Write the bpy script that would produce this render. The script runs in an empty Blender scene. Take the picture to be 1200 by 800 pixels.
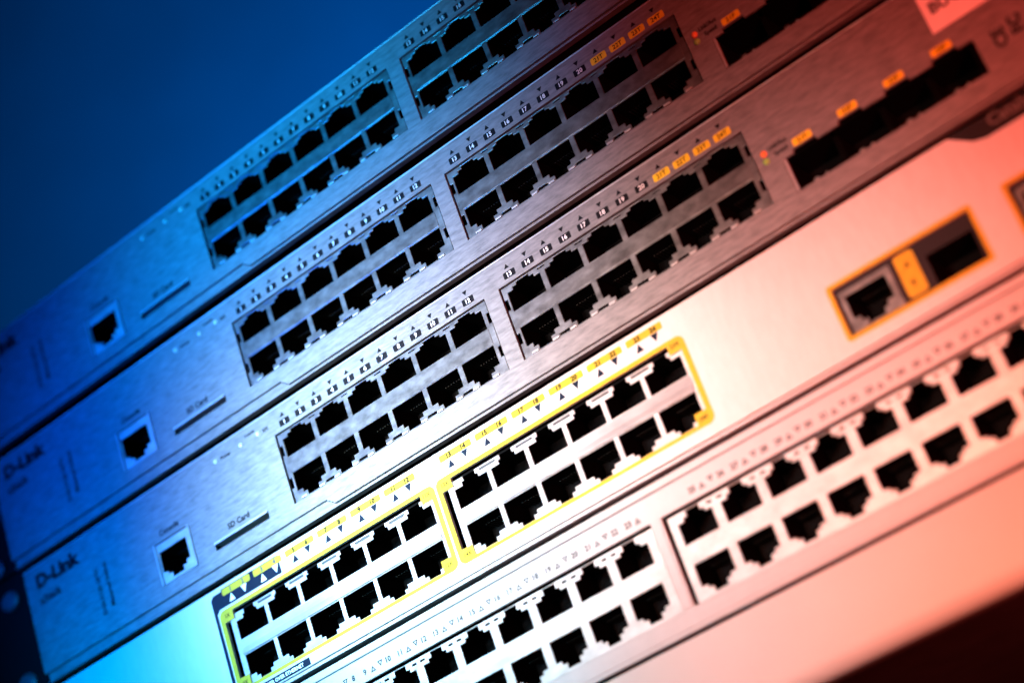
import bpy, bmesh, math, random
from mathutils import Matrix, Vector
random.seed(7)
S = bpy.context.scene
C = S.collection
MM = 0.001

# ------------------------------------------------------------------ camera
# rack coordinates: X right (mm), Y down (mm), D depth into the rack (mm); world = (X, D, -Y) / 1000
def W(x, y, d=0.0):
    return Vector((x * MM, d * MM, -y * MM))

cam = bpy.data.cameras.new('camera')
cam_ob = bpy.data.objects.new('camera', cam)
C.objects.link(cam_ob)
right = Vector((0.76632245, 0.56140264, -0.31237313))
down = Vector((-0.48592348, 0.18841969, -0.8534497))
fwd = Vector((-0.42027167, 0.80580711, 0.41718897))
up, back = -down, -fwd
M = Matrix((right, up, back)).transposed().to_4x4()
M.translation = W(305.619, 231.413, -414.691)
cam_ob.matrix_world = M
cam.sensor_fit = 'HORIZONTAL'
cam.sensor_width = 36.0
cam.lens = 36.0 * 2113.0 / 1200.0
cam.clip_start = 0.01
cam.clip_end = 60
cam.dof.use_dof = True
cam.dof.focus_distance = 0.528
cam.dof.aperture_fstop = 5.6
S.camera = cam_ob
S.render.resolution_x, S.render.resolution_y = 1024, 682

# ------------------------------------------------------------------ world and lamps
world = bpy.data.worlds.new('World')
S.world = world
world.use_nodes = True
bg = world.node_tree.nodes['Background']
bg.inputs['Color'].default_value = (0.10, 0.10, 0.14, 1)
bg.inputs['Strength'].default_value = 0.004

def lamp(name, kind, pos, aim, colour, watts, size=0.1, spot=None, blend=1.0, size_y=None):
    l = bpy.data.lights.new(name, kind)
    l.color = colour
    l.energy = watts
    if kind == 'AREA':
        l.shape = 'RECTANGLE' if size_y else 'DISK'
        l.size = size
        if size_y:
            l.size_y = size_y
    else:
        l.shadow_soft_size = size
    if kind == 'SPOT':
        l.spot_size = math.radians(spot)
        l.spot_blend = blend
    o = bpy.data.objects.new(name, l)
    C.objects.link(o)
    p, a = W(*pos), W(*aim)
    o.location = p
    o.rotation_euler = (a - p).to_track_quat('-Z', 'Y').to_euler()
    return o

# left, centre and right lamps; the other spots are added to shape colour
lamp('left_lamp', 'SPOT', (-200, 0, -450), (-30, -20, 0), (0.000, 0.110, 1.000), 25.00, 0.04, 30.2, 1.0)
lamp('centre_left_fill', 'SPOT', (-20, 20, -520), (20, 15, 0), (0.750, 1.000, 0.750), 36.00, 0.04, 14.2, 1.0)
lamp('centre_lamp', 'SPOT', (40, 30, -520), (65, 30, 0), (1.000, 0.780, 0.700), 46.00, 0.04, 18.5, 1.0)
lamp('low_right_fill', 'SPOT', (150, 120, -480), (165, 110, 0), (1.000, 0.290, 0.165), 17.50, 0.04, 30.3, 1.0)
lamp('top_fill', 'SPOT', (-60, -40, -500), (35, -60, 0), (0.009, 0.449, 1.000), 35.72, 0.04, 22.2, 1.0)
lamp('upper_right_fill', 'SPOT', (470, 40, -320), (215, -5, 0), (1.000, 0.110, 0.075), 4.20, 0.04, 34.0, 1.0)
lamp('added_wall_wash', 'SPOT', (-300, -350, 300), (-650, -1050, 900), (0.000, 0.225, 1.000), 74.00, 0.1, 90.8, 1.0)  # added blue spot, there only to brighten the wall
lamp('right_lamp', 'SPOT', (480, 190, -320), (255, 95, 0), (1.000, 0.060, 0.045), 11.50, 0.04, 38.4, 1.0)
lamp('core_fill', 'SPOT', (-10, 60, -520), (15, 60, 0), (0.300, 0.740, 1.000), 56.00, 0.04, 16.4, 1.0)
lamp('centre_right_fill', 'SPOT', (130, 85, -500), (148, 62, 0), (1.000, 0.800, 0.780), 11.00, 0.04, 18.0, 1.0)
lamp('low_left_fill', 'SPOT', (-60, 80, -500), (-70, 60, 0), (0.000, 0.420, 1.000), 26.00, 0.04, 18.2, 1.0)
lamp('low_fill', 'SPOT', (60, 120, -500), (70, 105, 0), (0.150, 0.800, 1.000), 8.00, 0.04, 22.6, 1.0)

S.view_settings.view_transform = 'Standard'
S.view_settings.look = 'None'
S.view_settings.exposure = 0.0
S.view_settings.gamma = 1.0
S.view_settings.use_curve_mapping = False
S.render.engine = 'CYCLES'

# ------------------------------------------------------------------ materials
def new_mat(name):
    m = bpy.data.materials.new(name)
    m.use_nodes = True
    nt = m.node_tree
    return m, nt, nt.nodes['Principled BSDF']

def mat(name, col, rough=0.5, metal=0.0, var=0.08, scale=60.0, stretch=(1, 1, 1), bump=0.0, spec=0.5):
    """base colour broken up by stretched noise, with matching roughness and fine relief"""
    m, nt, b = new_mat(name)
    tc = nt.nodes.new('ShaderNodeTexCoord')
    mp = nt.nodes.new('ShaderNodeMapping')
    mp.inputs['Scale'].default_value = stretch
    n = nt.nodes.new('ShaderNodeTexNoise')
    n.inputs['Scale'].default_value = scale
    n.inputs['Detail'].default_value = 6
    n.inputs['Roughness'].default_value = 0.65
    nt.links.new(tc.outputs['Object'], mp.inputs['Vector'])
    nt.links.new(mp.outputs['Vector'], n.inputs['Vector'])
    r = nt.nodes.new('ShaderNodeValToRGB')
    r.color_ramp.elements[0].position = 0.28
    r.color_ramp.elements[1].position = 0.72
    r.color_ramp.elements[0].color = tuple(c * (1 - var) for c in col) + (1,)
    r.color_ramp.elements[1].color = tuple(min(1, c * (1 + var)) for c in col) + (1,)
    nt.links.new(n.outputs['Fac'], r.inputs['Fac'])
    nt.links.new(r.outputs['Color'], b.inputs['Base Color'])
    mr = nt.nodes.new('ShaderNodeMapRange')
    mr.inputs['To Min'].default_value = max(0.05, rough - 0.10)
    mr.inputs['To Max'].default_value = min(1.0, rough + 0.10)
    nt.links.new(n.outputs['Fac'], mr.inputs['Value'])
    nt.links.new(mr.outputs['Result'], b.inputs['Roughness'])
    b.inputs['Metallic'].default_value = metal
    b.inputs['Specular IOR Level'].default_value = spec
    if bump > 0:
        bp = nt.nodes.new('ShaderNodeBump')
        bp.inputs['Strength'].default_value = bump
        bp.inputs['Distance'].default_value = 0.0002
        nt.links.new(n.outputs['Fac'], bp.inputs['Height'])
        nt.links.new(bp.outputs['Normal'], b.inputs['Normal'])
    return m

GREY = mat('brushed_grey_panel', (0.165, 0.165, 0.168), 0.5, 0.08, 0.42, 800, (0.22, 1, 1.2), 0.35, 0.35)
TIN = mat('stained_tin_shield', (0.20, 0.195, 0.19), 0.34, 0.75, 0.45, 300, (0.6, 1, 1), 0.15)
BRIGHT_TIN = mat('bright_tin_shield', (0.46, 0.45, 0.44), 0.42, 0.5, 0.2, 260, (0.6, 1, 1), 0.10)
SATIN = mat('satin_spring_metal', (0.42, 0.42, 0.43), 0.42, 0.45, 0.25, 120, (0.4, 1, 1), 0.1)
WHITE = mat('white_switch_paint', (0.47, 0.47, 0.465), 0.5, 0.0, 0.07, 420, (1, 1, 0.35), 0.15)
OFFWHITE = mat('off_white_plastic', (0.37, 0.37, 0.375), 0.5, 0.0, 0.05, 240, (1, 1, 1), 0.05)
UNDERSIDE = mat('grey_underside_steel', (0.13, 0.12, 0.12), 0.7, 0.0, 0.2, 60, spec=0.1)
HPPRINT = mat('faint_grey_print', (0.030, 0.032, 0.034), 0.6, 0.0, 0.1, 400, spec=0.1)
BLANKWHITE = mat('blank_panel_white', (0.46, 0.455, 0.445), 0.55, 0.0, 0.03, 60, (1, 1, 1), 0.03)
BLACK = mat('black_plastic_and_shade', (0.0015, 0.0015, 0.0016), 0.7, 0.0, 0.2, 200, spec=0.04)
STEEL = mat('dark_chassis_steel', (0.006, 0.006, 0.007), 0.7, 0.0, 0.2, 120, spec=0.05)
EAR = mat('black_bracket_paint', (0.004, 0.004, 0.005), 0.8, 0.0, 0.2, 150, spec=0.08)
SCREW = mat('zinc_screw', (0.10, 0.10, 0.11), 0.5, 0.5, 0.15, 200, spec=0.2)
GOLD = mat('shaded_contact', (0.008, 0.007, 0.005), 0.5, 0.3, 0.1, 200, spec=0.2)  # contacts darkened to near-black, shade of the wells put into the colour
YELLOW = mat('yellow_print', (0.40, 0.30, 0.016), 0.55, 0.0, 0.12, 500, spec=0.2)
TAGYELLOW = mat('yellow_tag_print', (0.72, 0.56, 0.02), 0.55, 0.0, 0.10, 500, spec=0.2)
DARKPRINT = mat('dark_print', (0.006, 0.006, 0.008), 0.7, 0.0, 0.15, 400, spec=0.1)
NAVYPRINT = mat('navy_print', (0.005, 0.010, 0.022), 0.7, 0.0, 0.15, 400, spec=0.1)
GREYPRINT = mat('pale_grey_print', (0.07, 0.073, 0.076), 0.6, 0.0, 0.1, 400, spec=0.15)
WHITEPRINT = mat('white_print', (0.75, 0.75, 0.74), 0.6, 0.0, 0.06, 400)
GROOVE = mat('grey_groove_line', (0.22, 0.24, 0.27), 0.6, 0.0, 0.1, 200)
MIDPRINT = mat('mid_grey_print', (0.10, 0.09, 0.09), 0.6, 0.0, 0.1, 400, spec=0.15)
SHADE = mat('grey_moulding', (0.33, 0.33, 0.34), 0.55, 0.0, 0.06, 200)
STICKER = mat('white_paper_sticker', (0.80, 0.78, 0.76), 0.7, 0.0, 0.05, 250, bump=0.1)
BROWN = mat('dark_combo_plate', (0.010, 0.007, 0.009), 0.6, 0.0, 0.2, 200, spec=0.2)
LEDG = mat('green_led_lens', (0.25, 0.50, 0.10), 0.3, 0.0, 0.1, 500)
LEDR = mat('amber_led_lens', (0.80, 0.22, 0.06), 0.3, 0.0, 0.1, 500)
LEDC = mat('clear_led_lens', (0.65, 0.70, 0.62), 0.25, 0.0, 0.1, 500)
WALL = mat('dark_wall_paint', (0.10, 0.10, 0.11), 0.8, 0.0, 0.15, 3, bump=0.05)

# ------------------------------------------------------------------ mesh helpers
def obj(name, me, parent=None, loc=None):
    o = bpy.data.objects.new(name, me)
    C.objects.link(o)
    if parent is not None:
        o.parent = parent
    if loc is not None:
        o.location = loc
    return o

def tag(o, label=None, cat=None, group=None, kind=None):
    if label: o['label'] = label
    if cat: o['category'] = cat
    if group: o['group'] = group
    if kind: o['kind'] = kind
    return o

_text = {}
def text_mesh(body, size, bold=0.022):
    k = (body, size, bold)
    if k not in _text:
        cu = bpy.data.curves.new('t', 'FONT')
        cu.body = body
        cu.size = size
        cu.align_x = 'CENTER'
        cu.align_y = 'CENTER'
        cu.resolution_u = 2
        cu.offset = bold * size
        o = bpy.data.objects.new('t', cu)
        me = bpy.data.meshes.new_from_object(o)
        vs = [v.co.copy() for v in me.vertices]
        if vs:
            cx = (min(v.x for v in vs) + max(v.x for v in vs)) / 2
            cy = (min(v.y for v in vs) + max(v.y for v in vs)) / 2
            vs = [(v.x - cx, v.y - cy) for v in vs]
        _text[k] = (vs, [tuple(p.vertices) for p in me.polygons])
        bpy.data.meshes.remove(me)
        bpy.data.objects.remove(o)
        bpy.data.curves.remove(cu)
    return _text[k]

class MB:
    """collects shapes in rack millimetres (x right, y down, d depth) into one mesh"""
    def __init__(self):
        self.v, self.f, self.m, self.mats = [], [], [], []
    def mi(self, m):
        if m not in self.mats: self.mats.append(m)
        return self.mats.index(m)
    def raw(self, vs, fs, m):
        b = len(self.v)
        self.v += [W(*v) for v in vs]
        self.f += [tuple(i + b for i in f) for f in fs]
        self.m += [self.mi(m)] * len(fs)
    def box(self, x0, x1, y0, y1, d0, d1, m):
        vs = [(x, y, d) for d in (d0, d1) for y in (y0, y1) for x in (x0, x1)]
        self.raw(vs, [(0, 2, 3, 1), (4, 5, 7, 6), (0, 1, 5, 4), (2, 6, 7, 3), (0, 4, 6, 2), (1, 3, 7, 5)], m)
    def prism(self, pts, d0, d1, m):
        """pts: outline in (x, y); a solid slab from depth d0 (front) to d1"""
        n = len(pts)
        vs = [(x, y, d0) for x, y in pts] + [(x, y, d1) for x, y in pts]
        fs = [tuple(range(n)), tuple(range(2 * n - 1, n - 1, -1))]
        fs += [(i, i + n, (i + 1) % n + n, (i + 1) % n) for i in range(n)]
        self.raw(vs, fs, m)
    def text(self, body, x, y, d, size, m, rot=0.0, sx=1.0, bold=0.022):
        vs, fs = text_mesh(body, size, bold)
        c, s = math.cos(rot), math.sin(rot)
        self.raw([(x + (vx * sx) * c - vy * s, y - ((vx * sx) * s + vy * c), d) for vx, vy in vs], fs, m)
    def fill(self, outer, holes, d0, d1, m):
        """slab with an arbitrary outline and holes"""
        bm = bmesh.new()
        loops = [outer] + holes
        edges = []
        for lp in loops:
            vv = [bm.verts.new((x, y, 0)) for x, y in lp]
            edges += [bm.edges.new((vv[i], vv[(i + 1) % len(vv)])) for i in range(len(vv))]
        bmesh.ops.triangle_fill(bm, use_beauty=True, use_dissolve=False, edges=edges)
        bm.verts.index_update()
        tv = [(v.co.x, v.co.y) for v in bm.verts]
        tf = [tuple(v.index for v in f.verts) for f in bm.faces]
        bd = [tuple(v.index for v in e.verts) for e in bm.edges if len(e.link_faces) == 1]
        bm.free()
        n = len(tv)
        self.raw([(x, y, d0) for x, y in tv] + [(x, y, d1) for x, y in tv],
                 tf + [tuple(i + n for i in f) for f in tf] + [(a, b, b + n, a + n) for a, b in bd], m)
    def plate(self, x0, x1, y0, y1, d0, d1, holes, m):
        """slab with axis-aligned rectangular holes (holes may overlap into stepped shapes)"""
        xs = sorted({round(v, 3) for v in [x0, x1] + [h[i] for h in holes for i in (0, 1)] if x0 - 1e-6 <= v <= x1 + 1e-6})
        ys = sorted({round(v, 3) for v in [y0, y1] + [h[i] for h in holes for i in (2, 3)] if y0 - 1e-6 <= v <= y1 + 1e-6})
        nx, ny = len(xs) - 1, len(ys) - 1
        solid = [[True] * ny for _ in range(nx)]
        for i in range(nx):
            cx = (xs[i] + xs[i + 1]) / 2
            for j in range(ny):
                cy = (ys[j] + ys[j + 1]) / 2
                for h in holes:
                    if h[0] < cx < h[1] and h[2] < cy < h[3]:
                        solid[i][j] = False
                        break
        idx, vs, fs = {}, [], []
        def vi(i, j, k):
            key = (i, j, k)
            if key not in idx:
                idx[key] = len(vs)
                vs.append((xs[i], ys[j], (d0, d1)[k]))
            return idx[key]
        def S_(i, j): return 0 <= i < nx and 0 <= j < ny and solid[i][j]
        for i in range(nx):
            for j in range(ny):
                if not solid[i][j]: continue
                fs.append((vi(i, j, 0), vi(i, j + 1, 0), vi(i + 1, j + 1, 0), vi(i + 1, j, 0)))
                fs.append((vi(i, j, 1), vi(i + 1, j, 1), vi(i + 1, j + 1, 1), vi(i, j + 1, 1)))
                if not S_(i - 1, j): fs.append((vi(i, j, 0), vi(i, j, 1), vi(i, j + 1, 1), vi(i, j + 1, 0)))
                if not S_(i + 1, j): fs.append((vi(i + 1, j, 0), vi(i + 1, j + 1, 0), vi(i + 1, j + 1, 1), vi(i + 1, j, 1)))
                if not S_(i, j - 1): fs.append((vi(i, j, 0), vi(i + 1, j, 0), vi(i + 1, j, 1), vi(i, j, 1)))
                if not S_(i, j + 1): fs.append((vi(i, j + 1, 0), vi(i, j + 1, 1), vi(i + 1, j + 1, 1), vi(i + 1, j + 1, 0)))
        self.raw(vs, fs, m)
    def mesh(self, name):
        me = bpy.data.meshes.new(name)
        me.from_pydata([tuple(v) for v in self.v], [], self.f)
        for m in self.mats: me.materials.append(m)
        me.polygons.foreach_set('material_index', self.m)
        bm = bmesh.new()
        bm.from_mesh(me)
        bmesh.ops.recalc_face_normals(bm, faces=bm.faces)
        bm.to_mesh(me)
        bm.free()
        return me
    def build(self, name, parent=None, bevel=0.0, loc=None):
        o = obj(name, self.mesh(name), parent, loc)
        if bevel:
            b = o.modifiers.new('bevel', 'BEVEL')
            b.width = bevel * MM
            b.segments = 2
            b.limit_method = 'ANGLE'
            b.angle_limit = math.radians(50)
            b.harden_normals = False
        return o

def rounded(x0, x1, y0, y1, r, n=5):
    out = []
    for cx, cy, a0 in ((x1 - r, y0 + r, -90), (x1 - r, y1 - r, 0), (x0 + r, y1 - r, 90), (x0 + r, y0 + r, 180)):
        for k in range(n + 1):
            a = math.radians(a0 + 90 * k / n)
            out.append((cx + r * math.cos(a), cy + r * math.sin(a)))
    return out

def tri(cx, cy, w, h, upward):
    s = -1 if upward else 1
    return [(cx - w / 2, cy - s * h / 2), (cx + w / 2, cy - s * h / 2), (cx, cy + s * h / 2)]

def empty(name, x, y, d=0):
    o = bpy.data.objects.new(name, None)
    o.empty_display_size = 0.02
    C.objects.link(o)
    o.location = W(x, y, d)
    return o

# ------------------------------------------------------------------ shared jack body (a dark well with eight contacts)
def jack_mesh(name, w, h):
    b = MB()
    t, dep = 0.5, 13.0
    b.box(-w / 2 - t, -w / 2, -h / 2 - t, h / 2 + t, 0, dep, BLACK)
    b.box(w / 2, w / 2 + t, -h / 2 - t, h / 2 + t, 0, dep, BLACK)
    b.box(-w / 2, w / 2, -h / 2 - t, -h / 2, 0, dep, BLACK)
    b.box(-w / 2, w / 2, h / 2, h / 2 + t, 0, dep, BLACK)
    b.box(-w / 2, w / 2, -h / 2, h / 2, dep - 0.6, dep, BLACK)
    for k in range(8):
        x = (k - 3.5) * 1.02
        b.box(x - 0.17, x + 0.17, -h / 2 + 0.3, -h / 2 + 0.55, 6.0, 12.0, GOLD)
    return b.mesh(name)

JACK = {}
def put_jack(parent, cx, cy, w, h, d, flip):
    k = (round(w, 2), round(h, 2))
    if k not in JACK: JACK[k] = jack_mesh('jack', w, h)
    o = obj('jack', JACK[k], parent, W(cx, cy, d))
    if flip: o.rotation_euler = (0, math.pi, 0)
    return o

def stepped(x, w, ywide0, ywide1, ymid, ytip, wmid, wtip):
    """three stacked rectangles: the wide plug opening, the shoulder and the latch notch"""
    c = x + w / 2
    lo = ytip > ywide0
    r = [(x, x + w, ywide0, ywide1)]
    if lo:
        r += [(c - wmid / 2, c + wmid / 2, ywide1, ymid), (c - wtip / 2, c + wtip / 2, ymid, ytip)]
    else:
        r += [(c - wmid / 2, c + wmid / 2, ymid, ywide0), (c - wtip / 2, c + wtip / 2, ytip, ymid)]
    return r

def chassis(parent, x0, x1, y0, y1, depth, d0=1.4, under=None):
    b = MB()
    t = 1.0
    b.box(x0, x1, y0, y0 + t, d0, depth, STEEL)
    b.box(x0, x1, y1 - t, y1, d0, depth, under or STEEL)
    b.box(x0, x0 + t, y0 + t, y1 - t, d0, depth, STEEL)
    b.box(x1 - t, x1, y0 + t, y1 - t, d0, depth, STEEL)
    b.box(x0 + t, x1 - t, y0 + t, y1 - t, depth - t, depth, STEEL)
    b.box(x0 + t, x1 - t, y0 + t, y1 - t, 16.0, 17.0, BLACK)
    return b.build('chassis', parent)

def ears(parent, x0, x1, y0, y1, screws):
    for xa, xb, xs in ((x0 - 22, x0 + 1.5, x0 - 9.5), (x1 - 1.5, x1 + 22, x1 + 9.5)):
        b = MB()
        b.box(xa, xb, y0, y1, 2.0, 4.0, EAR)
        e = b.build('rack_ear', parent, 0.3)
        for sy in screws:
            s = MB()
            ring = lambda r, d: [(xs + r * 1.25 * math.cos(2 * math.pi * k / 20), sy + r * math.sin(2 * math.pi * k / 20), d) for k in range(20)]
            vs = ring(3.6, 2.0) + ring(3.5, 0.8) + ring(2.5, 0.0) + ring(1.0, -0.1)
            fs = [(r * 20 + i, r * 20 + (i + 1) % 20, (r + 1) * 20 + (i + 1) % 20, (r + 1) * 20 + i) for r in range(3) for i in range(20)]
            fs.append(tuple(range(60, 80)))
            s.raw(vs, fs, SCREW)
            s.build('screw', e)

def bar(mb, x0, x1, y0, y1, dt, db, m, lip=0.12):
    """sheet bar between the two rows of jacks, its lower edge bent forward"""
    prof = [(y0, dt), (y0 + (y1 - y0) * 0.55, dt + (db - dt) * 0.35), (y1 - 0.3, db), (y1, db + lip), (y1, 0.9), (y0, 0.9)]
    n = len(prof)
    vs = [(x0, y, d) for y, d in prof] + [(x1, y, d) for y, d in prof]
    mb.raw(vs, [(i, (i + 1) % n, (i + 1) % n + n, i + n) for i in range(n)] + [tuple(range(n)), tuple(range(2 * n - 1, n - 1, -1))], m)

# ------------------------------------------------------------------ background
b = MB()
b.box(-4000, 3000, -3000, 2600, 900, 920, WALL)
tag(b.build('wall'), kind='structure')

# ------------------------------------------------------------------ rack
rack = empty('equipment_rack', 103, 420, 20)
tag(rack, 'black steel rack posts carrying the stack of switches', 'rack')
def rack_part(name, x0, x1, y0, y1, d0, d1):
    b = MB()
    b.box(x0 - 103, x1 - 103, y0 - 420, y1 - 420, d0 - 20, d1 - 20, EAR)
    return b.build(name, rack, 0.6)
rack_part('post', -152, -119.5, -96, 420, 4.0, 30)
rack_part('post', 325.5, 358, -96, 420, 4.0, 30)
rack_part('base_bar', -152, 358, 420, 450, 4.0, 34)

# ------------------------------------------------------------------ grey brushed switches
COLP, HW = 13.75, 12.0
def dlink(x, y, label, dx_last=6, sticker=False):
    root = empty('network_switch', x, y)
    tag(root, label, 'network switch', 'grey brushed network switches')
    L, R, T, B = -117.0, 323.0, -8.0, 30.6
    fx = [183.8 + 14.05 * k for k in range(4)]
    holes = [(0, 85.5, 0, 23.8), (90.9, 176.4, 0, 23.8),
             (-58.3, -42.0, 9.8, 23.9), (-33.9, -10.4, 20.5, 23.3),
             (183.6, 240.8, 14.2, 24.6)]
    holes += [(f + 3.2, f + 10.4, 13.1, 14.2) for f in fx]
    holes += [(L, 12.0, 28.2, B), (12.0, 13.0, 29.0, B), (13.0, 14.0, 29.8, B)]
    p = MB()
    p.plate(L, R, T, B, 0.0, 1.2, holes, GREY)
    p.build('front_panel', root, 0.22)
    s = MB()
    s.box(L, R, T - 0.45, T - 0.02, -0.12, 2.0, SATIN)  # added strip, lighter metal for the highlight along the top edge
    s.build('top_edge', root, 0.15)
    s = MB()
    s.plate(L + 0.4, R - 0.4, 27.6, 31.2, 1.3, 2.2, [], GREY)
    s.build('bottom_strip', root, 0.2)
    s = MB()
    s.box(L + 0.4, R - 0.4, 31.25, 31.75, 0.5, 3.0, GREY)
    s.build('bottom_edge', root, 0.12)
    chassis(root, L + 0.5, R - 0.5, T + 0.3, 31.2, 230, 2.3)
    ears(root, L, R, T + 0.3, 31.0, (-2.8 + 5.0 - 5.0, 27.3))
    # two blocks of twelve jacks
    for bi, bx in enumerate((0.0, 90.9)):
        sh = []
        for c in range(6):
            hx = bx + 2.1 + COLP * c
            sh += stepped(hx, HW, 2.4, 8.6, 1.5, 0.7, 7.7, 4.6)
            sh += stepped(hx, HW, 14.1, 20.3, 21.6, 23.2, 7.7, 4.6)
            if c < 5:
                m = hx + HW + (COLP - HW) / 2
                sh.append((m - 1.8, m + 1.8, 22.3, 23.1))
                sh.append((m - 1.3, m + 1.3, 0.9, 1.3))
        for sx in (bx + 0.4, bx + 84.1):
            sh += [(sx, sx + 1.0, 4.2, 7.6), (sx, sx + 1.0, 15.4, 18.8)]
        q = MB()
        q.plate(bx + 0.4, bx + 85.1, 0.35, 23.65, 0.55, 1.1, sh, TIN)
        bar(q, bx + 1.9, bx + 83.2, 9.0, 13.9, 0.42, 0.30, TIN, 0.0)
        for c in range(7):
            m = bx + 2.1 + COLP * c - (COLP - HW) / 2
            for t0, t1 in ((m - 4.2, m - 2.0), (m + 2.0, m + 4.2)):
                if t0 > bx + 0.5 and t1 < bx + 85:
                    q.box(t0, t1, 22.85, 23.45, 0.05, 0.6, BRIGHT_TIN)  # tabs in brighter tin, edge glints put into their colour
        blk = q.build('port_block', root, 0.12)
        for c in range(6):
            cx = bx + 2.1 + COLP * c + HW / 2
            put_jack(blk, cx, 5.0, 12.2, 9.0, 1.2, True)
            put_jack(blk, cx, 18.3, 12.2, 9.0, 1.2, False)
        # printed numbers with arrows
        for k in range(12):
            n = bi * 12 + k + 1
            cx = bx + 5.2 + 6.83 * k
            yel = n > 20
            lb = MB()
            if yel:
                lb.prism(rounded(cx - 2.7, cx + 2.7, -3.35, -1.05, 0.5), -0.07, 0.0, TAGYELLOW)
                lb.text('%dT' % n, cx, -2.2, -0.12, 2.0, DARKPRINT)
            else:
                lb.prism(rounded(cx - 2.1, cx + 2.1, -3.35, -1.25, 0.3), -0.07, 0.0, DARKPRINT)
                lb.text(str(n), cx, -2.3, -0.12, 2.0, WHITEPRINT)
            lb.prism(tri(cx - 0.2, -5.0, 1.7, 1.4, n % 2 == 1), -0.07, 0.0, DARKPRINT)
            lb.build('port_label', root)
    # console jack with its tin shell
    q = MB()
    q.plate(-58.0, -42.3, 10.1, 23.6, 0.3, 0.9, [(-57, -44.8, 12.7, 19.8), (-55.2, -46.6, 19.8, 21.0), (-53.4, -48.4, 21.0, 22.6)], BRIGHT_TIN)
    q.box(-58.2, -57.5, 9.9, 23.8, -0.5, 0.5, SATIN)
    q.box(-42.8, -42.1, 9.9, 23.8, -0.5, 0.5, SATIN)
    con = q.build('console_port', root, 0.12)
    put_jack(con, -50.9, 17.6, 12.4, 10.0, 1.0, False)
    # memory card slot
    q = MB()
    q.box(-33.8, -10.5, 20.6, 21.3, -0.3, 12, SATIN)
    q.box(-33.8, -10.5, 22.9, 23.3, 0.2, 12, BLACK)
    q.box(-33.8, -10.5, 21.5, 22.9, 9, 12, BLACK)
    q.build('card_slot', root)
    # uplink cages
    for k, f in enumerate(fx):
        q = MB()
        q.box(f, f + 0.5, 14.4, 24.3, 1.0 if k == 0 else 4.0, 45, BLACK)  # cage walls coloured black in place of the shade inside
        if k == 0:
            q.box(f, f + 0.6, 14.4, 24.3, -0.1, 0.99, SATIN)
        q.box(f + 13.3, f + 13.8, 14.4, 24.3, 0.4 if k == 3 else 4.0, 45, BLACK)
        q.box(f + 0.5, f + 13.3, 14.4, 14.8, 0.4, 45, BLACK)
        q.box(f + 0.5, f + 13.3, 23.9, 24.4, 0.3, 45, BLACK)
        q.box(f + 5.2, f + 6.6, 23.75, 24.5, 0.2, 1.5, TIN)
        q.box(f + 8.6, f + 9.4, 23.9, 24.5, 0.2, 1.5, TIN)
        q.box(f + 0.5, f + 13.3, 14.8, 23.9, 14, 16, BLACK)
        q.build('fibre_cage', root, 0.08)
        lb = MB()
        cx = f + 7.0
        lb.prism(rounded(cx - 2.9, cx + 2.9, 10.7, 12.9, 0.5), -0.07, 0, TAGYELLOW)
        lb.text('%dF' % (21 + k), cx, 11.8, -0.12, 2.0, DARKPRINT)
        lb.build('port_label', root)
    for k, (lx, ly, m) in enumerate(((179.5, 9.9, LEDR), (179.4, 12.2, LEDG), (-24.7, -3.6, LEDC), (-13.4, -3.6, LEDC), (-5.8, -3.6, LEDC))):
        q = MB()
        n = 16
        r = 0.95 if m is not LEDC else 0.7
        vs, fs = [], []
        for ri, (rr, dd) in enumerate(((r, 0.0), (r, -0.25), (r * 0.8, -0.55), (r * 0.35, -0.75))):
            vs += [(lx + rr * math.cos(2 * math.pi * i / n), ly + rr * math.sin(2 * math.pi * i / n), dd) for i in range(n)]
        fs = [(a * n + i, a * n + (i + 1) % n, (a + 1) * n + (i + 1) % n, (a + 1) * n + i) for a in range(3) for i in range(n)]
        fs.append(tuple(range(3 * n, 4 * n)))
        q.raw(vs, fs, m)
        q.build('indicator_light', root)
    for name, items in (
        ('led_caption', [('Link/Act', 184.0, 9.3, 1.7, 0)]), ('led_caption', [('Speed', 184.2, 11.7, 1.7, 0)]),
        ('led_caption', [('Power', -20.3, -3.6, 1.7, 0)]), ('led_caption', [('Console', -8.9 - 0.2, -5.5, 1.3, 0)]), ('led_caption', [('RPS', -2.6, -3.6, 1.5, 0)]),
        ('console_caption', [('Console', -50.2, 7.2, 2.6, 0)]), ('card_caption', [('SD Card', -22.3, 18.2, 2.7, 0)]),
        ('maker_logo', [('D-Link', -101.0, -2.6, 6.6, 0)]), ('series_name', [('xStack', -106.6, 4.2, 3.9, 0)]),
        ('model_text', [('DGS-3120-24TC', -84.6, 13.2, 2.4, math.pi / 2), ('Managed Switch', -80.2, 12.4, 2.4, math.pi / 2)]),
        ('regulatory_mark', [('CE', 246.9, 18.0, 4.6, math.pi / 2)]), ('regulatory_mark', [('FC', 251.8, 17.0, 4.6, math.pi / 2)])):
        q = MB()
        for body, tx, ty, sz, rot in items:
            q.text(body, tx, ty, -0.06, sz, DARKPRINT, rot, 1.12 if body == 'D-Link' else 1.0, 0.055 if body == 'D-Link' else 0.035)
        q.build(name, root)
    if sticker:
        q = MB()
        q.prism([(233.0, 7.2), (233.0, -7.5), (272, -7.5), (272, 7.2)], -0.15, -0.02, STICKER)
        q.text('BUC', 239.4, 0.6, -0.2, 4.6, GREYPRINT, bold=0.04)
        q.build('paper_sticker', root)
    return root

dlink(-4.8, -87.95, 'grey brushed-metal switch at the top of the stack, nothing above it')
dlink(-3.78, -43.23, 'grey brushed-metal switch between two identical grey switches, second from the top')
dlink(0, 0, 'grey brushed-metal switch with a white paper sticker, directly above the yellow-framed white switch', sticker=True)

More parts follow.
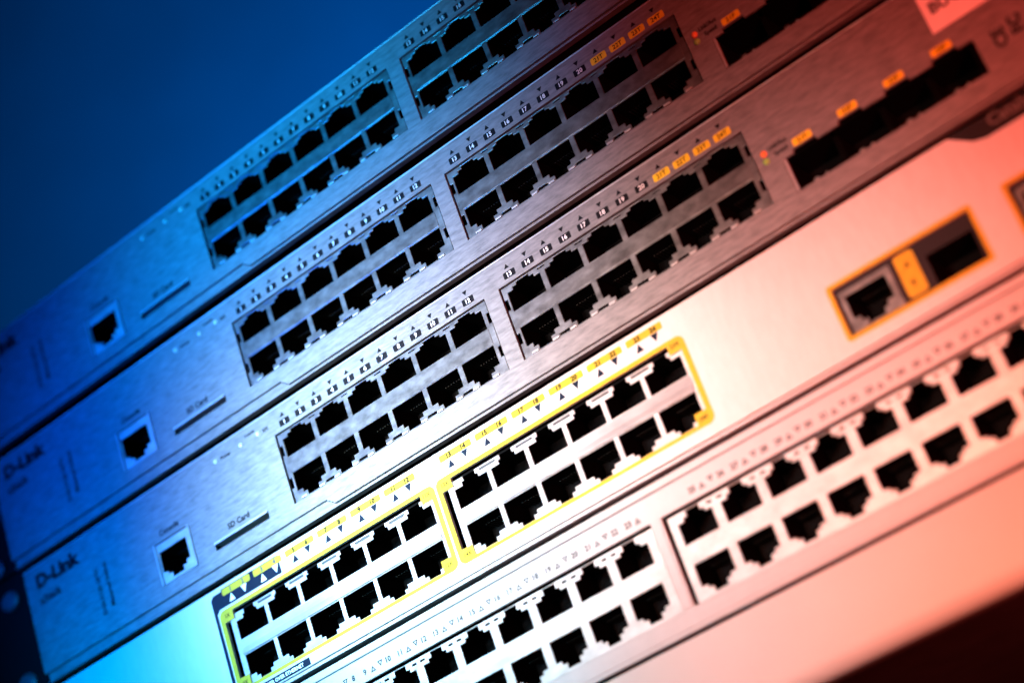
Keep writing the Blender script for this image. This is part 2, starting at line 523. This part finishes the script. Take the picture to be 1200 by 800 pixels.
# ------------------------------------------------------------------ white switch with yellow port frames
def cisco():
    root = empty('network_switch', 0, 0)
    tag(root, 'white switch with yellow-framed port blocks and an orange-edged pair of uplink ports', 'network switch')
    L, R, T, B = -117.0, 323.0, 34.2, 71.9
    P = 13.62
    blocks = (-34.2, 55.0)
    combos = (180.6, 231.4)
    holes = []
    for bx in blocks:
        holes += [(bx - 3.6, bx + 81.6, 46.0, 64.3), (bx + 0.3, bx + 77.8, 43.2, 67.5)]
    for cx in combos:
        holes.append((cx, cx + 39.9, 53.5, 67.3))
    p = MB()
    p.plate(L, R, T, B, 0.0, 1.2, holes, WHITE)
    p.build('front_panel', root, 0.3)
    s = MB()
    s.box(L + 0.4, R - 0.4, 72.0, 73.0, 0.9, 3.5, OFFWHITE)
    s.build('bottom_edge', root, 0.2)
    chassis(root, L + 0.5, R - 0.5, T + 0.6, 73.2, 230, 3.6)
    ears(root, L, R, T + 0.3, 72.5, (40.0, 66.0))
    for bi, bx in enumerate(blocks):
        sh = []
        for c in range(6):
            hx = bx + P * c
            sh += stepped(hx, 12.1, 47.0, 53.1, 45.8, 44.5, 6.0, 4.4)
            sh += stepped(hx, 12.1, 58.2, 64.8, 65.9, 67.1, 7.2, 4.4)
            if c < 5:
                m = hx + 12.1 + (P - 12.1) / 2
                sh.append((m - 3.0, m + 3.0, 44.9, 45.7))
        q = MB()
        q.plate(bx - 2.0, bx + 82.0, 44.5, 67.3, 0.6, 1.1, sh, BRIGHT_TIN)
        for c in range(5):
            m = bx + P * c + 12.1 + (P - 12.1) / 2
            q.box(m - 2.9, m + 2.9, 45.0, 45.6, 0.75, 1.1, GREYPRINT)
        bar(q, bx - 0.2, bx + 80.6, 53.4, 58.0, 0.55, -0.25, SATIN)
        blk = q.build('port_block', root, 0.12)
        for c in range(6):
            put_jack(blk, bx + P * c + 6.05, 49.2, 12.2, 9.6, 1.2, True)
            put_jack(blk, bx + P * c + 6.05, 62.6, 12.2, 9.6, 1.2, False)
        # yellow frame printed round the opening, with tabs in the corners
        x0, x1 = bx - 3.6, bx + 81.6
        inner = [(bx + 0.3, 43.2), (bx + 77.8, 43.2), (bx + 77.8, 46.0), (x1, 46.0), (x1, 64.3), (bx + 77.8, 64.3), (bx + 77.8, 67.5),
                 (bx + 0.3, 67.5), (bx + 0.3, 64.3), (x0, 64.3), (x0, 46.0), (bx + 0.3, 46.0)]
        q = MB()
        q.fill(rounded(x0 - 1.7, x1 + 1.7, 41.9, 68.6, 2.2), [inner], -0.10, 0.0, YELLOW)
        for t, tx, ty in ((bi * 12 + 1, bx - 1.9, 44.1), (bi * 12 + 2, bx - 1.9, 66.2), (bi * 12 + 11, bx + 80.2, 44.0), (bi * 12 + 12, bx + 80.2, 66.2)):
            q.text('%dX' % t, tx, ty, -0.15, 1.7, DARKPRINT)
        q.build('yellow_frame', root)
        for c in range(6):
            n = bi * 12 + 2 * c + 1
            a = bx - 1.2 + P * c + (0 if bi else -0.6)
            lb = MB()
            lb.prism(rounded(a, a + 12.0, 35.6, 37.75, 0.5), -0.12, -0.0, YELLOW)
            lb.text(str(n), a + 3.6, 36.7, -0.16, 2.05, GREYPRINT if (bi == 0 and c < 2) else DARKPRINT, bold=0.05)
            lb.text(str(n + 1), a + 9.0, 36.65, -0.16, 2.05, GREYPRINT if (bi == 0 and c < 2) else DARKPRINT, bold=0.05)
            m = WHITEPRINT if (bi == 0 and c < 2) else NAVYPRINT
            lb.prism(tri(a + 3.4, 39.3, 2.4, 2.4, True), -0.12, 0.0, m)
            lb.prism(tri(a + 8.9, 39.1, 2.4, 2.4, False), -0.12, 0.0, m)
            lb.build('port_label', root)
    # dark print round the first block
    q = MB()
    q.prism([(-41.2, 37.2), (-39.9, 36.0), (-36.4, 36.0), (-36.4, 35.3), (-11.6, 35.3), (-11.6, 41.2), (-38.6, 41.2), (-39.9, 42.4), (-39.9, 71.6), (-41.2, 71.6)], -0.06, 0.0, NAVYPRINT)
    q.build('dark_border', root)
    q = MB()
    q.prism([(-39.85, 69.3), (-10.6, 69.3), (-10.6, 71.6), (-39.85, 71.6)], -0.06, 0.0, NAVYPRINT)
    q.text('POWER OVER ETHERNET', -22.0, 70.45, -0.12, 1.55, WHITEPRINT)
    q.build('dark_banner', root)
    # dark name banner hanging from the top edge
    q = MB()
    q.prism([(224.0, 34.35), (322.5, 34.35), (322.5, 39.6), (233.0, 39.6), (229.5, 38.6)], -0.10, 0.0, BROWN)
    q.text('Catalyst', 242.3, 36.5, -0.14, 4.6, MIDPRINT)
    q.build('name_banner', root)
    for cx in combos:
        q = MB()
        q.fill(rounded(cx - 1.2, cx + 41.1, 52.3, 68.5, 1.0), [[(cx + 0.01, 53.51), (cx + 39.89, 53.51), (cx + 39.89, 67.29), (cx + 0.01, 67.29)]], -0.25, 0.0, YELLOW)
        q.build('yellow_frame', root)
        q = MB()
        q.plate(cx + 0.2, cx + 39.7, 53.7, 67.1, 0.5, 1.2, [(cx + 0.9, cx + 16.2, 55.0, 66.9), (cx + 25.6, cx + 38.6, 58.3, 66.8)], BROWN)
        pl = q.build('combo_plate', root, 0.15)
        q = MB()
        q.plate(cx + 1.0, cx + 16.1, 55.1, 66.8, 0.3, 0.9,
                [(cx + 2.5, cx + 14.3, 56.8, 63.3), (cx + 4.4, cx + 12.2, 63.3, 64.7), (cx + 5.8, cx + 10.8, 64.7, 66.3)], TIN)
        q.build('jack_shell', pl, 0.12)
        put_jack(pl, cx + 8.4, 61.6, 12.4, 9.9, 1.3, False)
        q = MB()
        q.box(cx + 25.2, cx + 25.6, 57.9, 67.0, 1.2, 40, BLACK)
        q.box(cx + 38.6, cx + 39.0, 57.9, 67.0, 1.2, 40, BLACK)
        q.box(cx + 25.6, cx + 38.6, 57.9, 58.3, 1.2, 40, BLACK)
        q.box(cx + 25.6, cx + 38.6, 66.8, 67.1, 1.2, 40, BLACK)
        q.box(cx + 25.6, cx + 38.6, 58.3, 66.8, 14, 15, BLACK)
        q.build('fibre_cage', pl)
        q = MB()
        q.prism(rounded(cx + 17.6, cx + 23.1, 54.4, 66.3, 1.0), 0.38, 0.5, YELLOW)
        q.prism(tri(cx + 20.5, 57.6, 1.5, 1.5, True), 0.32, 0.38, DARKPRINT)
        q.prism(tri(cx + 20.2, 63.0, 1.5, 1.5, False), 0.32, 0.38, DARKPRINT)
        q.build('port_tag', pl)
cisco()

# ------------------------------------------------------------------ off-white 48 port switch
def hp():
    root = empty('network_switch', 0, 0)
    tag(root, 'off-white switch with long rows of ports and faint grey numbers, under the yellow-framed switch', 'network switch')
    L, R, T, B = -117.0, 323.0, 74.9, 116.0
    P, w = 13.7, 10.9
    blocks = (-55.3, 116.5)
    holes = [(-58.4, 109.2, 84.7, 110.0), (112.8, 281.4, 84.7, 110.0)]
    p = MB()
    p.plate(L, R, 77.6, B, 0.0, 1.4, holes, OFFWHITE)
    p.build('front_panel', root, 0.3)
    p = MB()
    p.box(L, R, T, 77.15, 0.0, 1.4, OFFWHITE)
    p.build('top_bead', root, 0.35)
    p = MB()
    p.box(L, R, 76.9, 77.9, 1.2, 2.2, GROOVE)
    p.build('groove', root)
    chassis(root, L + 0.5, R - 0.5, T + 0.6, 115.9, 230, 3.0)
    ears(root, L, R, T + 0.3, 115.5, (81.0, 109.0))
    for bi, bx in enumerate(blocks):
        sh = []
        for c in range(12):
            hx = bx + P * c
            sh += stepped(hx, w, 88.6, 94.6, 87.6, 86.0, 6.6, 4.2)
            sh += stepped(hx, w, 100.2, 106.4, 107.4, 109.0, 7.2, 4.2)
            m = hx + w + (P - w) / 2
            if c < 11:
                sh += [(m - 2.4, m - 0.7, 86.7, 87.3), (m + 0.7, m + 2.4, 86.7, 87.3)]
        q = MB()
        x0 = bx - 2.2 if bi == 0 else bx - 2.4
        q.plate(x0, bx + P * 11 + w + 2.7, 85.75, 109.95, 0.5 if bi == 0 else 0.4, 1.1, sh, BRIGHT_TIN)
        blk = q.build('port_block', root, 0.15)
        for c in range(12):
            put_jack(blk, bx + P * c + w / 2, 90.4, 11.2, 9.2, 1.2, True)
            put_jack(blk, bx + P * c + w / 2, 104.6, 11.2, 9.2, 1.2, False)
        for j in range(12):
            m = bx + P * j + w + (P - w) / 2
            n = bi * 24 + 2 * j + 1
            lb = MB()
            lb.text(str(n), m - 4.6, 82.0, -0.06, 2.3, HPPRINT, bold=0.035)
            lb.fill(tri(m - 1.5, 82.2, 2.0, 1.7, True), [tri(m - 1.5, 82.35, 0.9, 0.75, True)], -0.06, 0.0, HPPRINT)
            if j < 11:
                lb.fill(tri(m + 1.5, 81.8, 2.0, 1.7, False), [tri(m + 1.5, 81.65, 0.9, 0.75, False)], -0.06, 0.0, HPPRINT)
                lb.text(str(n + 1), m + 4.6, 81.9, -0.06, 2.3, HPPRINT, bold=0.035)
            lb.build('port_label', root)
    q = MB()
    q.plate(109.9, 112.2, 84.9, 110.0, -0.3, 0.0, [], OFFWHITE)
    q.build('dividing_rib', root, 0.25)
    q = MB()
    q.box(L + 0.5, R - 0.5, 110.6, 114.9, -0.35, 0.0, OFFWHITE)
    q.build('lower_bead', root, 0.3)
hp()

# ------------------------------------------------------------------ plain white panel underneath
root = empty('blank_panel', 0, 0)
tag(root, 'smooth plain white panel under the lowest switch, without any ports', 'panel')
q = MB()
prof = [(117.3, 3.0), (117.0, 1.2), (117.2, 0.4), (117.8, 0.0)]
for k in range(9):
    a = math.pi / 2 * k / 8
    prof.append((136.5 + 5.0 * math.sin(a), 5.0 - 5.0 * math.cos(a)))
prof += [(141.5, 9.0), (139.5, 9.0), (117.3, 3.2)]
n = len(prof)
vs = [(-117, y, d) for y, d in prof] + [(323, y, d) for y, d in prof]
q.raw(vs, [(i, (i + 1) % n, (i + 1) % n + n, i + n) for i in range(n)] + [tuple(range(n)), tuple(range(n, 2 * n))], BLANKWHITE)
fp = q.build('front_panel', root)
for pl in fp.data.polygons: pl.use_smooth = True
fp.data.set_sharp_from_angle(angle=math.radians(40))
chassis(root, -116.5, 322.5, 117.6, 141.0, 200, 9.2, UNDERSIDE)
ears(root, -117, 323, 118.0, 140.0, (124.0, 134.0))
